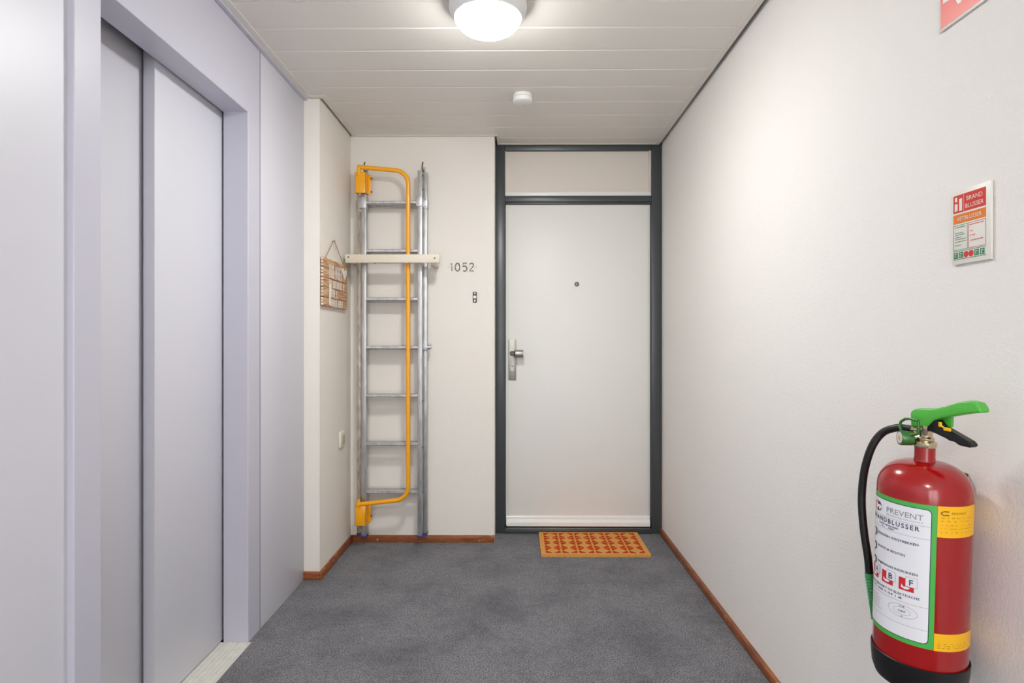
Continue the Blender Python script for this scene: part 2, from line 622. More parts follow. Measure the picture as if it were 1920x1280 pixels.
# baseboards
tag(box('baseboard_right', 'baseboard', XR - 0.017, XR, YREAR, YD, 0.0, 0.034, bev=0.002), 'low brown wooden baseboard with paint chips along the right wall', 'baseboard', kind='structure')
tag(box('baseboard_back', 'baseboard', XA + 0.012, XB, YB - 0.012, YB, 0.0, 0.042, bev=0.0015), 'brown wooden baseboard under the ladder', 'baseboard', kind='structure')
bb = empty('baseboard_alcove', (XA, YA, 0))
tag(bb, 'brown wooden baseboard turning the alcove corner beside the lift', 'baseboard', kind='structure')
child(box('board', 'baseboard', XA, XA + 0.012, YA - 0.011, YB, 0.0, 0.042, bev=0.0015), bb)
child(box('board', 'baseboard', XL, XA, YA - 0.011, YA, 0.0, 0.042, bev=0.0015), bb)

# ------------------------------------------------------------------ apartment door
d1 = empty('door_1', (0.386, YD, 0))
tag(d1, 'white flush apartment door in a dark grey frame', 'door', kind='structure')
fx0, fx1, fx2, fx3 = XB, -0.073, 0.842, XR - 0.001
def fpart(name, m, *a, bev=0.003):
    return child(box(name, m, *a, bev=bev), d1)
jl = fpart('jamb', 'frame', fx0, fx1, YD, YD + 0.1, 0.0, ZC + 0.03)
jr = fpart('jamb', 'frame', fx2, fx3, YD, YD + 0.1, 0.0, ZC + 0.03)
fpart('frame_head', 'frame', fx1, fx2, YD + 0.006, YD + 0.1, 2.396, ZC + 0.03)
fpart('transom_rail', 'frame', fx1, fx2, YD + 0.004, YD + 0.1, 2.074, 2.112)
fpart('transom_rail_lip', 'frame', fx1, fx2, YD + 0.012, YD + 0.09, 2.062, 2.075)
fpart('transom_panel', 'transom', fx1, fx2, YD + 0.03, YD + 0.05, 2.11, 2.40, bev=0)
fpart('glazing_bead', 'white_gloss', fx1, fx2, YD + 0.012, YD + 0.032, 2.112, 2.140)
fpart('glazing_bead', 'transom', fx1, fx1 + 0.006, YD + 0.014, YD + 0.032, 2.14, 2.397, bev=0.001)
fpart('glazing_bead', 'transom', fx2 - 0.012, fx2, YD + 0.014, YD + 0.032, 2.14, 2.397, bev=0.001)
fpart('threshold', 'frame', fx1, fx2, YD - 0.006, YD + 0.1, 0.0, 0.030)
fpart('threshold_strip', 'steel', fx1 + 0.004, fx2 - 0.004, YD + 0.004, YD + 0.03, 0.030, 0.034, bev=0.001)
fpart('threshold_gap', 'shaft', fx1, fx2, YD + 0.05, YD + 0.1, 0.03, 0.06, bev=0)
fpart('door_light_stop', 'frame', fx1, fx2, YD + 0.072, YD + 0.1, 0.03, 2.07, bev=0)  # backing added behind the leaf to block light through the door gaps
leaf = fpart('door_leaf', 'door', fx1 + 0.004, fx2 - 0.003, YD + 0.024, YD + 0.07, 0.047, 2.060, bev=0.002)
def sub(o, p):
    # o built in world coordinates, p is a child of door_1 (no own transform)
    o.parent = p
    o.matrix_parent_inverse = (Matrix.Translation(d1.location) @ p.matrix_parent_inverse @ p.matrix_basis).inverted() if p.parent else Matrix()
    return o
sub(box('face_panel', 'door', -0.052, fx2 - 0.012, YD + 0.0195, YD + 0.026, 0.055, 2.056, bev=0.0015), leaf)
# weather bar: two-step profile
bm = bmesh.new()
yw = YD + 0.0195
pr = [(yw, 0.107), (yw - 0.006, 0.106), (yw - 0.010, 0.100), (yw - 0.010, 0.088), (yw - 0.012, 0.083), (yw - 0.022, 0.074), (yw - 0.024, 0.070), (yw - 0.024, 0.047), (yw, 0.047)]
add_prism(bm, pr, lambda a, b: (-0.064, a, b), lambda a, b: (0.832, a, b))
sub(finish('weather_bar', bm, 'white_gloss'), leaf)
yf = YD + 0.0195
plate = sub(box('lock_plate', 'steel', -0.0525, -0.0035, yf - 0.008, yf, 0.958, 1.213, bev=0.0025), leaf)
tag(plate, 'brushed steel lock plate')
bm = bmesh.new()
add_lathe(bm, [(0.016, yf - 0.008), (0.016, yf - 0.016), (0.012, yf - 0.02), (0.011, yf - 0.05), (0.0, yf - 0.052)], 24, (-0.028, 0, 1.126), 'y')
sub(finish('knob_neck', bm, 'steel', smooth=True), leaf)
bm = bmesh.new()
add_tube(bm, [(-0.034, yf - 0.045, 1.126), (-0.012, yf - 0.052, 1.125)], [0.011, 0.018], 20)
add_lathe(bm, [(0.018, -0.014), (0.0235, -0.010), (0.0245, -0.006), (0.0245, 0.036), (0.0235, 0.040), (0.0, 0.0405)], 28, (0, yf - 0.052, 1.124), 'x')
o = sub(finish('door_knob', bm, 'steel', smooth=True), leaf)
tag(o, 'brushed steel fixed grip knob')
bm = bmesh.new()
pts = []
for i in range(13):
    a = pi * i / 12
    pts.append((-0.028 + 0.0105 * cos(a), 1.047 + 0.0105 * sin(a)))
for i in range(13):
    a = pi + pi * i / 12
    pts.append((-0.028 + 0.0105 * cos(a), 1.024 + 0.0105 * sin(a)))
add_prism(bm, pts, lambda a, b: (a, yf - 0.008, b), lambda a, b: (a, yf - 0.0125, b))
sub(finish('lock_cylinder', bm, 'steel'), leaf)
sub(box('keyhole', 'bell_dark', -0.033, -0.021, yf - 0.0131, yf - 0.0122, 1.044, 1.0475), leaf)
bm = bmesh.new()
add_lathe(bm, [(0.0145, yf + 0.001), (0.0145, yf - 0.002), (0.0125, yf - 0.004), (0.009, yf - 0.004), (0.008, yf - 0.001)], 28, (0.3775, 0, 1.560), 'y')
ph = sub(finish('peephole', bm, 'iron', smooth=True), leaf)
bm = bmesh.new()
add_lathe(bm, [(0.008, yf - 0.001), (0.005, yf - 0.003), (0.0, yf - 0.0036)], 20, (0.3775, 0, 1.560), 'y')
sub(finish('peephole_lens', bm, 'steel', smooth=True), leaf)

# ------------------------------------------------------------------ ceiling lamps
def lamp(x, y, label, glow='lamp_glow'):
    t = empty('ceiling_lamp', (x, y, ZC))
    tag(t, label, 'lamp', 'round ceiling lamps of the hallway')
    lathe('lamp_base', 'lamp_base', [(0.02, 0.002), (0.132, 0.002), (0.140, -0.002), (0.1415, -0.016), (0.139, -0.030), (0.132, -0.045), (0.1222, -0.057), (0.1195, -0.057), (0.118, -0.05), (0.05, -0.05)], t, 64)
    pr = []
    for i in range(13):
        a = (pi / 2) * i / 12
        pr.append((0.1190 * cos(a) ** 0.85 if i < 12 else 0.0, -0.054 - 0.054 * sin(a)))
    bm = bmesh.new()
    add_lathe(bm, pr, 64, close=False)
    finish('lamp_diffuser', bm, glow, t, smooth=True)
    return t
lamp(-0.104, 2.125, 'glowing round ceiling lamp with white rim in view above')
lamp(-0.104, -0.90, 'glowing round ceiling lamp behind the viewer', 'lamp_glow_rear')

t = empty('smoke_detector', (0.030, 2.925, ZC))
tag(t, 'small round white smoke detector on the plank ceiling', 'smoke detector')
lathe('mounting_base', 'detector', [(0.02, 0.002), (0.047, 0.002), (0.048, -0.003), (0.047, -0.012), (0.044, -0.014), (0.02, -0.014)], t, 40)
lathe('housing', 'detector', [(0.03, -0.0135), (0.045, -0.0135), (0.049, -0.016), (0.050, -0.028), (0.047, -0.035), (0.038, -0.039), (0.0, -0.040)], t, 40)
lathe('indicator', 'bell_dark', [(0.0022, -0.0395), (0.0022, -0.0408), (0.0, -0.0409)], t, 10, (0.012, 0.02, 0))

# ------------------------------------------------------------------ ladder
YF, YR = 3.421, 3.4735       # front and rear section
L = empty('ladder', (-0.74, 3.44, 0.06))
tag(L, 'silver aluminium two section ladder with yellow safety rail hanging in the alcove', 'ladder')
def lad(o):
    o.parent = L
    o.matrix_parent_inverse = Matrix.Translation(L.location).inverted()
    return o
def lsub(o, p):
    o.parent = p
    o.matrix_parent_inverse = Matrix()
    return o
def rail(xc, yc, w, d, z0, z1, m):
    o = lad(box('rail', m, xc - w / 2, xc + w / 2, yc - d / 2, yc + d / 2, z0 + 0.012, z1, bev=0.0025))
    lsub(box('end_cap', 'cap_blue', xc - w / 2 - 0.0012, xc + w / 2 + 0.0012, yc - d / 2 - 0.0012, yc + d / 2 + 0.0012, z0, z0 + 0.014, bev=0.003), o)
    return o
rail(-0.888, YF, 0.028, 0.046, 0.061, 2.18, 'alu')
rail(-0.5625, YF, 0.0255, 0.046, 0.061, 2.193, 'alu')
rail(-0.931, YR, 0.024, 0.046, 0.060, 2.06, 'alu_old')
rail(-0.541, YR, 0.0255, 0.046, 0.060, 2.200, 'alu')
def rung(x0, x1, y, z):
    bm = bmesh.new()
    w, h = 0.0165, 0.0095
    pr = [(-w, -h + 0.004), (-w + 0.004, -h), (w - 0.004, -h), (w, -h + 0.004), (w, h - 0.003), (w - 0.003, h), (-w + 0.003, h), (-w, h - 0.003)]
    add_prism(bm, pr, lambda a, b: (x0, y + a, z + b), lambda a, b: (x1, y + a, z + b))
    return lad(finish('rung', bm, 'alu'))
for i in range(7):
    z = 2.009 - 0.2807 * i
    rung(-0.874, -0.575, YF, z)
for i in range(7):
    z = 2.003 - 0.2807 * i
    rung(-0.919, -0.553, YR, z)
# guide brackets joining the sections
lad(box('guide_bracket', 'alu', -0.918, -0.872, YF - 0.029, YF + 0.027, 1.975, 2.040, bev=0.002))
lad(box('guide_bracket', 'alu_old', -0.948, -0.912, YR - 0.026, YR + 0.026, 1.966, 2.032, bev=0.002))
gb = lad(box('guide_bracket', 'alu', -0.5825, -0.5485, YF - 0.029, YF + 0.027, 1.985, 2.046, bev=0.002))
g2 = lad(box('guide_bracket', 'alu', -0.557, -0.5255, YR - 0.0265, YR + 0.026, 1.986, 2.046, bev=0.002))
for z in (1.996, 2.034):
    bm = bmesh.new()
    add_lathe(bm, [(0.003, YR - 0.0265), (0.003, YR - 0.0285), (0.0, YR - 0.029)], 10, (-0.535, 0, z), 'y')
    lsub(finish('rivet', bm, 'iron', smooth=True), g2)
for z in (2.165, 2.085):
    bm = bmesh.new()
    add_lathe(bm, [(0.0045, -0.5498), (0.0045, -0.5438), (0.0, -0.5434)], 10, (0, YF - 0.012, z), 'x')
    lad(finish('bolt', bm, 'iron', smooth=True))
# locking clamp half way up the right rails
bm = bmesh.new()
add_box(bm, -0.556, -0.524, YR - 0.040, YR + 0.018, 1.146, 1.188, 0.004)
add_tube(bm, [(-0.526, YR - 0.026, 1.167), (-0.503, YR - 0.026, 1.167)], [0.0145, 0.012], 14)
add_tube(bm, [(-0.513, YR - 0.042, 1.182), (-0.513, YR - 0.010, 1.182)], 0.0065, 10)
lad(finish('locking_clamp', bm, 'alu', smooth=True))
for z in (0.855, 0.585, 0.325):
    bm = bmesh.new()
    add_lathe(bm, [(0.0055, -0.5498), (0.0055, -0.5448), (0.0, -0.544)], 10, (0, YF - 0.01, z), 'x')
    lad(finish('bolt', bm, 'iron', smooth=True))

# yellow safety rail: tube plus two channel brackets
def arc(c, r, a0, a1, n=8):
    return [(c[0] + r * cos(a0 + (a1 - a0) * i / n), c[1] + r * sin(a0 + (a1 - a0) * i / n)) for i in range(n + 1)]
YT = 3.372
xr_, rr = -0.626, 0.078
zt, zb = 2.188, 0.284
path2 = [(-0.915, zt + 0.018), (-0.80, zt + 0.008)] + arc((xr_ - rr, zt - rr), rr, pi / 2, 0, 9) + [(xr_, 1.6), (xr_, 1.2), (xr_, 0.8)] + arc((xr_ - rr, zb + rr), rr, 0, -pi / 2, 9) + [(-0.80, zb - 0.010), (-0.915, zb - 0.021)]
path = []
for (x, z) in path2:
    tt = (x + 0.915) / (0.915 + xr_)
    path.append((x, YT + 0.008 * max(0, min(1, tt)), z))
sr = lad(tube('safety_rail', 'yellow', path, 0.0127, n=14))
tag(sr, 'bright yellow bent tube rail with channel brackets')
lsub(tube('rail_pivot', 'yellow', [(-0.910, YT, zt + 0.018), (-0.910, YT, 2.155)], 0.0115, n=12), sr)
lsub(tube('rail_pivot', 'yellow', [(-0.912, YT, zb + 0.008), (-0.912, YT, 0.245)], 0.0115, n=12), sr)
def channel(z0, z1, parent):
    x0, x1, tk = -0.931, -0.868, 0.005
    y0, y1 = 3.366, 3.437
    bm = bmesh.new()
    add_box(bm, x0, x1, y0, y0 + tk, z0, z1, 0.002)
    add_box(bm, x0, x0 + tk, y0, y1, z0, z1, 0.002)
    add_box(bm, x1 - tk, x1, y0, y1, z0 + 0.003, z1 - 0.003, 0.002)
    add_box(bm, x1 - 0.001, x1 + 0.018, y1 - 0.026, y1 - 0.026 + tk, z0 + 0.004, z1 - 0.004, 0.002)
    return lsub(finish('rail_bracket', bm, 'yellow', smooth=True), parent)
channel(2.056, 2.176, sr)
channel(0.140, 0.258, sr)
for z in (2.150, 2.072, 0.185):
    bm = bmesh.new()
    add_lathe(bm, [(0.005, -0.851), (0.005, -0.843), (0.0, -0.8425)], 10, (0, 3.412, z), 'x')
    lsub(finish('bracket_bolt', bm, 'iron', smooth=True), sr)
lsub(tube('bracket_stud', 'brass', [(-0.910, 3.385, 0.142), (-0.910, 3.385, 0.116)], 0.007, n=10), sr)

# wall hooks carrying the ladder
def hook(x, label):
    t = empty('wall_hook', (x, YB, 2.21))
    tag(t, label, 'hook', 'ladder wall hooks')
    pts = [(0, 0.0, 0.012), (0, -0.016, 0.010), (0, -0.034, -0.008), (0, -0.050, -0.014), (0.0, -0.060, 0.0), (0.0, -0.062, 0.026), (0.002, -0.058, 0.044), (0.002, -0.050, 0.048)]
    tube('hook_rod', 'iron', pts, 0.0042, t, 10)
    bm = bmesh.new()
    add_box(bm, -0.006, 0.010, -0.003, 0.0, -0.01, 0.034, 0.001)
    finish('hook_plate', bm, 'alu_old', t)
hook(-0.900, 'grey metal wall hook above the yellow top bracket of the ladder')
hook(-0.556, 'grey metal wall hook above the right ladder rails')

# cream retaining bar across the ladder
t = empty('retaining_bar', (-0.70, YB, 1.672))
tag(t, 'cream painted wooden bar fixed across the ladder in front of its rails', 'bar')
def rb(o):
    o.parent = t
    o.matrix_parent_inverse = Matrix.Translation(t.location).inverted()
    return o
rb(box('crossbar', 'bar', -0.975, -0.438, 3.325, 3.352, 1.648, 1.696, bev=0.003))
rb(box('standoff', 'bar', -0.974, -0.950, 3.352, YB, 1.652, 1.694, bev=0.002))
rb(box('standoff', 'bar', -0.494, -0.466, 3.352, YB, 1.640, 1.690, bev=0.002))
for x, z in ((-0.956, 1.680), (-0.466, 1.674)):
    bm = bmesh.new()
    add_lathe(bm, [(0.005, 3.3255), (0.005, 3.3235), (0.0, 3.3228)], 12, (x, 0, z), 'y')
    rb(finish('screw', bm, 'iron', smooth=True))
bm = bmesh.new()
add_lathe(bm, [(0.004, 1.649), (0.004, 1.643), (0.0, 1.642)], 10, (-0.81, 3.338, 0), 'z')
rb(finish('screw', bm, 'iron', smooth=True))

# ------------------------------------------------------------------ wooden hanging sign
SX0, SX1 = XA + 0.003, XA + 0.019
SY0, SY1 = 2.962, 3.372
t = empty('wooden_sign', (XA, (SY0 + SY1) / 2, 1.38))
tag(t, 'weathered wooden plank sign with worn white lettering hanging from twine', 'sign')
def sg(o, p=None):
    o.parent = p or t
    o.matrix_parent_inverse = Matrix.Translation(t.location).inverted() if p is None else Matrix()
    return o
rz = [1.383, 1.429, 1.481, 1.530, 1.583, 1.632]
rnd = random.Random(3)
for i in range(5):
    z0, z1 = rz[i] + 0.0012, rz[i + 1] - 0.0012
    # wavy sawn ends
    poly = []
    n = 8
    for j in range(n + 1):
        poly.append((SY0 + rnd.uniform(-0.004, 0.004), z0 + (z1 - z0) * j / n))
    for j in range(n + 1):
        poly.append((SY1 + rnd.uniform(-0.004, 0.003), z1 - (z1 - z0) * j / n))
    bm = bmesh.new()
    add_prism(bm, poly, lambda a, b: (SX0, a, b), lambda a, b: (SX1 + 0.0, a, b))
    pk = sg(finish('plank', bm, 'sign_wood', None))
    # pale scalloped bark on the sawn end
    bm = bmesh.new()
    for j in range(3):
        zc = z0 + (z1 - z0) * (j + 0.5) / 3
        add_box(bm, SX0 + 0.002, SX1 - 0.002, SY0 - 0.008, SY0 + 0.006, zc - 0.006, zc + 0.006, 0.003)
    sg(finish('sawn_edge', bm, 'sign_wood_dark', None, smooth=True), pk)
def s3(s, z, d=0.0006):
    return (SX1 + d, SY0 + s, z)
bm = bmesh.new()
def stroke(s0, s1, z0, z1, d=0.0006):
    dz = 0.0
    vs = [bm.verts.new(s3(a, b, d)) for a, b in ((s0, z0), (s1, z0), (s1, z1), (s0, z1))]
    bm.faces.new(vs)
def word(s, zlo, zhi, seq):
    """worn block lettering: v upright, o box, e three bars, x gap"""
    for c in seq:
        w = 0.0105
        if c == 'v':
            stroke(s, s + w, zlo, zhi); s += w + 0.008
        elif c == 'h':
            stroke(s, s + w, zlo, zhi); stroke(s + w, s + 0.016, (zlo + zhi) / 2 - 0.004, (zlo + zhi) / 2 + 0.004); stroke(s + 0.016, s + 0.024, zlo, zhi); s += 0.034
        elif c == 'o':
            stroke(s, s + w, zlo, zhi); stroke(s + 0.018, s + 0.026, zlo, zhi); stroke(s + w, s + 0.018, zhi - 0.008, zhi); stroke(s + w, s + 0.018, zlo, zlo + 0.008); s += 0.036
        elif c == 'e':
            stroke(s, s + w, zlo, zhi)
            for q in (zlo, (zlo + zhi) / 2 - 0.004, zhi - 0.008):
                stroke(s + w, s + 0.022, q, q + 0.008)
            s += 0.032
        elif c == 'n':
            stroke(s, s + w, zlo, zhi); stroke(s + 0.020, s + 0.028, zlo, zhi)
            vs = [bm.verts.new(s3(a, b)) for a, b in ((s + 0.004, zhi), (s + 0.020, zlo), (s + 0.026, zlo), (s + 0.010, zhi))]
            bm.faces.new(vs); s += 0.038
        else:
            s += 0.016
word(0.085, 1.535, 1.605, 'hvoxnhev')
word(0.085, 1.500, 1.526, 'hv')
word(0.150, 1.486, 1.524, 'oevnoxe')
word(0.085, 1.437, 1.475, 'vevhxv')
word(0.100, 1.389, 1.424, 'hvnexhev')
stroke(0.078, 0.118, 1.440, 1.502, 0.0012)
stroke(0.078, 0.108, 1.392, 1.440, 0.0012)
flat('painted_lettering', bm, 'sign_paint', None)
lt = bpy.data.objects['painted_lettering']
sg(lt)
lt['kind'] = 'stuff'
# white heart at the right
bm = bmesh.new()
hp = []
for i in range(24):
    a = 2 * pi * i / 24
    hx = 16 * sin(a) ** 3
    hz = 13 * cos(a) - 5 * cos(2 * a) - 2 * cos(3 * a) - cos(4 * a)
    hp.append((0.352 + hx * 0.0026, 1.585 + hz * 0.0024))
add_prism(bm, hp, lambda a, b: s3(a, b, 0.003), lambda a, b: s3(a, b, 0.0002))
sg(finish('heart', bm, 'sign_paint'))
yn = 3.158
zn = 1.745
sg(tube('twine', 'twine', [(SX1 + 0.002, 2.998, 1.598), (SX1 - 0.003, 3.003, 1.637), (XA + 0.010, yn - 0.004, zn), (XA + 0.010, yn + 0.004, zn), (SX1 - 0.003, 3.302, 1.637), (SX1 + 0.002, 3.306, 1.605)], 0.0024, n=8))
bm = bmesh.new()
add_tube(bm, [(XA, yn, zn - 0.004), (XA + 0.016, yn, zn - 0.001)], 0.0022, 8)
sg(finish('nail', bm, 'iron', smooth=True))
for y, z in ((3.0, 1.602), (3.304, 1.608)):
    bm = bmesh.new()
    add_lathe(bm, [(0.009, -0.002), (0.010, 0.003), (0.006, 0.007), (0.0, 0.008)], 12, (SX1, y, z), 'x')
    sg(finish('twine_knot', bm, 'twine', smooth=True))

# ------------------------------------------------------------------ light switch in the alcove
t = empty('light_switch', (XA, 3.306, 0.65))
tag(t, 'ivory rocker light switch low on the alcove side wall', 'switch')
o = box('switch_cover', 'switch', 0, 0.014, -0.043, 0.043, -0.045, 0.045, t, bev=0.007, seg=3)
o = box('rocker', 'switch_rocker', 0.0125, 0.0165, -0.026, 0.030, -0.028, 0.024, t, bev=0.0015)

# ------------------------------------------------------------------ house number and bell
t = empty('house_number', (-0.33, YB, 1.622))
tag(t, 'thin metal house number 1052 on the wall beside the door', 'house number')
def stroke_path(pts, r=0.0024):
    bm = bmesh.new()
    add_tube(bm, [(a, -0.005, b) for a, b in pts], r, 8)
    return bm
hN = 0.0475
def ell(cx, cz, rx, rz, a0, a1, n=14):
    return [(cx + rx * cos(radians(a0 + (a1 - a0) * i / n)), cz + rz * sin(radians(a0 + (a1 - a0) * i / n))) for i in range(n + 1)]
x0 = -0.060
digs = [
    [(x0 - 0.0035, hN * 0.86), (x0 + 0.002, hN * 0.98), (x0 + 0.002, 0.0)],
    ell(x0 + 0.036, hN / 2, 0.0135, hN / 2, 90, 450, 24),
    [(x0 + 0.091, hN), (x0 + 0.070, hN), (x0 + 0.068, hN * 0.58)] + ell(x0 + 0.078, hN * 0.32, 0.0145, hN * 0.32, 120, -125, 14),
    ell(x0 + 0.120, hN * 0.74, 0.0115, hN * 0.26, 160, -30, 10) + [(x0 + 0.107, 0.001), (x0 + 0.133, 0.001)],
]
for d in digs:
    finish('digit', stroke_path(d), 'number', t, smooth=True)
for x in (x0 - 0.015, x0 + 0.147):
    bm = bmesh.new()
    add_lathe(bm, [(0.0028, 0.0), (0.0028, -0.003), (0.0, -0.004)], 10, (x, 0, hN * 0.48), 'y')
    finish('fixing_dot', bm, 'label_gray', t, smooth=True)

t = empty('doorbell', (-0.2505, YB, 1.466))
tag(t, 'narrow dark doorbell with round white button beside the door', 'doorbell')
box('bell_plate', 'bell_dark', -0.0115, 0.0115, -0.009, 0.0, -0.031, 0.031, t, bev=0.002)
for nm, z, r in (('bell_button', 0.0, 0.0095), ('screw_cover', 0.0225, 0.005), ('screw_cover', -0.0225, 0.0062)):
    bm = bmesh.new()
    add_lathe(bm, [(r, -0.0085), (r, -0.011), (r * 0.7, -0.0125), (0.0, -0.013)], 18, (0, 0, z), 'y')
    finish(nm, bm, 'bell_white', t, smooth=True)

# ------------------------------------------------------------------ doormat
t = empty('doormat', (0.443, 3.465, 0))
tag(t, 'orange coir doormat with red geometric print in front of the white door', 'doormat')
MW, MD, MH = 0.306, 0.192, 0.014
bm = bmesh.new()
poly = []
rnd = random.Random(5)
def edge(p, q, n):
    for i in range(n):
        f = i / n
        poly.append((p[0] + (q[0] - p[0]) * f + rnd.uniform(-0.0012, 0.0012), p[1] + (q[1] - p[1]) * f + rnd.uniform(-0.0012, 0.0012)))
edge((-MW, -MD), (MW, -MD), 60)
edge((MW, -MD), (MW, MD), 36)
edge((MW, MD), (-MW, MD), 60)
edge((-MW, MD), (-MW, -MD), 36)
add_prism(bm, poly, lambda a, b: (a, b, 0.0), lambda a, b: (a, b, MH))
finish('mat_body', bm, 'coir', t)
bd = bmesh.new()
ncx, ncy = 6, 4
ix, iy = MW - 0.022, MD - 0.020
cw, ch = 2 * ix / ncx, 2 * iy / ncy
ex, ey = cw / 2 - 0.0055, ch / 2 - 0.0045
patch = {}
for sx in (-1, 1):
    for sy in (-1, 1):
        pts = [(ex, ey), (0.006, ey), (0.010, ey * 0.82), (ex * 0.50, ey * 0.58), (ex * 0.78, ey * 0.20), (ex, ey * 0.12)]
        bm = bmesh.new()
        add_prism(bm, [(sx * a, sy * b) for a, b in pts], lambda a, b: (a, b, 0.0008), lambda a, b: (a, b, -0.001))
        bmesh.ops.recalc_face_normals(bm, faces=bm.faces)
        me = bpy.data.meshes.new('printed_patch')
        bm.to_mesh(me)
        bm.free()
        me.materials.append(M['coir_red'])
        patch[sx, sy] = me
for i in range(ncx):
    for j in range(ncy):
        cxx, cyy = -ix + cw * (i + 0.5), -iy + ch * (j + 0.5)
        for me in patch.values():
            o = bpy.data.objects.new('printed_patch', me)
            C.objects.link(o)
            o.parent = t
            o.location = (cxx, cyy, MH)
        if i < ncx - 1 and j < ncy - 1:
            add_lathe(bd, [(0.004, MH - 0.001), (0.004, MH + 0.0008)], 8, (cxx + cw / 2, cyy + ch / 2, 0))
tag(finish('printed_dots', bd, 'coir_dark', t), kind='stuff')

# ------------------------------------------------------------------ instruction plate on the right wall
def wall_plate(name, yc, zc, w, h, th, label, cat):
    t = empty(name, (XR, yc, zc))
    tag(t, label, cat)
    box('plate', 'plate_white', -th - 0.001, -0.001, -w / 2, w / 2, -h / 2, h / 2, t, bev=0.0012)
    return t
PT = 0.0045
def wp(s, z, d=0.0003):
    # s runs to the right as one faces the plate (towards the viewer), local coordinates
    return (-PT - 0.001 - d, -s, z)
def wrect(bm, s0, s1, z0, z1, d=0.0003):
    bm.faces.new([bm.verts.new(wp(a, b, d)) for a, b in ((s0, z0), (s1, z0), (s1, z1), (s0, z1))])
def wframe(bm, s0, s1, z0, z1, w, d=0.0003):
    wrect(bm, s0, s1, z0, z0 + w, d)
    wrect(bm, s0, s1, z1 - w, z1, d)
    wrect(bm, s0, s0 + w, z0, z1, d)
    wrect(bm, s1 - w, s1, z0, z1, d)

t = wall_plate('instruction_plate', 1.172, 1.437, 0.100, 0.150, PT, 'small white safety plate with red, orange and green print above the extinguisher', 'sign')
W2 = 0.050
bm = bmesh.new()
wrect(bm, -0.046, 0.038, 0.030, 0.066)
flat('red_block', bm, 'sign_red', t)
bm = bmesh.new()
wrect(bm, -0.046, 0.038, 0.008, 0.0265)
flat('orange_block', bm, 'sign_orange', t)
bm = bmesh.new()
# pictograms and words on the red block
wrect(bm, -0.042, -0.034, 0.034, 0.049, 0.0006)
wrect(bm, -0.041, -0.035, 0.053, 0.062, 0.0006)
wrect(bm, -0.030, -0.022, 0.033, 0.058, 0.0006)
wrect(bm, -0.018, -0.0172, 0.031, 0.065, 0.0006)
add_text(bm, 'BRAND', 0.0125, lambda s, z: wp(s, z, 0.0006), 0.010, 0.0505, 0.040, 'c')
add_text(bm, 'BLUSSER', 0.0125, lambda s, z: wp(s, z, 0.0006), 0.010, 0.0355, 0.046, 'c')
add_text(bm, 'VETBLUSSER', 0.0115, lambda s, z: wp(s, z, 0.0006), -0.004, 0.0132, 0.064, 'c')
tag(flat('white_print', bm, 'plate_white', t), kind='stuff')
bm = bmesh.new()
wframe(bm, -0.046, -0.008, -0.046, 0.005, 0.0009)
for z, w_ in ((-0.0005, 0.028), (-0.012, 0.021), (-0.016, 0.026), (-0.021, 0.018), (-0.025, 0.028), (-0.030, 0.028), (-0.037, 0.016)):
    s = -0.041
    while s < -0.041 + w_:
        l_ = random.uniform(0.002, 0.005)
        wrect(bm, s, min(s + l_, -0.041 + w_), z, z + 0.0017)
        s += l_ + 0.0012
wrect(bm, -0.046, 0.038, -0.049, -0.0478)
wrect(bm, -0.046, 0.038, -0.0655, -0.0643)
for s in (-0.0395, -0.0255, 0.0150, 0.0290):
    wframe(bm, s - 0.0055, s + 0.0055, -0.0628, -0.0510, 0.0022)
    wrect(bm, s - 0.0015, s + 0.0035, -0.0600, -0.0545)
tag(flat('green_print', bm, 'sign_green', t), kind='stuff')
bm = bmesh.new()
wframe(bm, -0.006, 0.038, -0.046, 0.005, 0.0009)
for z, w_ in ((-0.0005, 0.036), (-0.013, 0.006), (-0.022, 0.012), (-0.032, 0.032)):
    s = -0.001 if w_ < 0.036 else -0.003
    e_ = s + w_
    while s < e_:
        l_ = random.uniform(0.002, 0.005)
        wrect(bm, s, min(s + l_, e_), z, z + 0.0017)
        s += l_ + 0.0012
for s in (-0.0120, 0.0010):
    bm.faces.new([bm.verts.new(wp(s + 0.0065 * cos(2 * pi * q / 14), -0.0569 + 0.0065 * sin(2 * pi * q / 14))) for q in range(14)])
tag(flat('red_print', bm, 'sign_red', t), kind='stuff')

# ------------------------------------------------------------------ big red pictogram sign (only its lower corner shows)
t = wall_plate('fire_sign', 1.160, 1.962, 0.200, 0.200, PT, 'square red fire extinguisher sign with white border cut off at the top', 'sign')
bm = bmesh.new()
wrect(bm, -0.0945, 0.0945, -0.0945, 0.0945)
flat('red_field', bm, 'sign_red_big', t)
bm = bmesh.new()
D6 = 0.0006
wrect(bm, -0.005, 0.035, -0.072, 0.030, D6)
bm.faces.new([bm.verts.new(wp(a, b, D6)) for a, b in ((-0.005, 0.030), (0.035, 0.030), (0.025, 0.044), (0.005, 0.044))])
wrect(bm, 0.010, 0.020, 0.044, 0.056, D6)
wrect(bm, 0.000, 0.050, 0.056, 0.064, D6)
wrect(bm, -0.020, 0.004, 0.046, 0.054, D6)
wrect(bm, -0.024, -0.016, -0.010, 0.054, D6)
bm.faces.new([bm.verts.new(wp(a, b, D6)) for a, b in ((-0.070, -0.046), (-0.054, -0.050), (-0.045, -0.069), (-0.036, -0.069), (-0.028, -0.040), (-0.044, -0.004), (-0.050, -0.030), (-0.062, 0.012), (-0.070, -0.026), (-0.084, -0.010), (-0.088, -0.044))])
flat('white_pictogram', bm, 'plate_white', t)

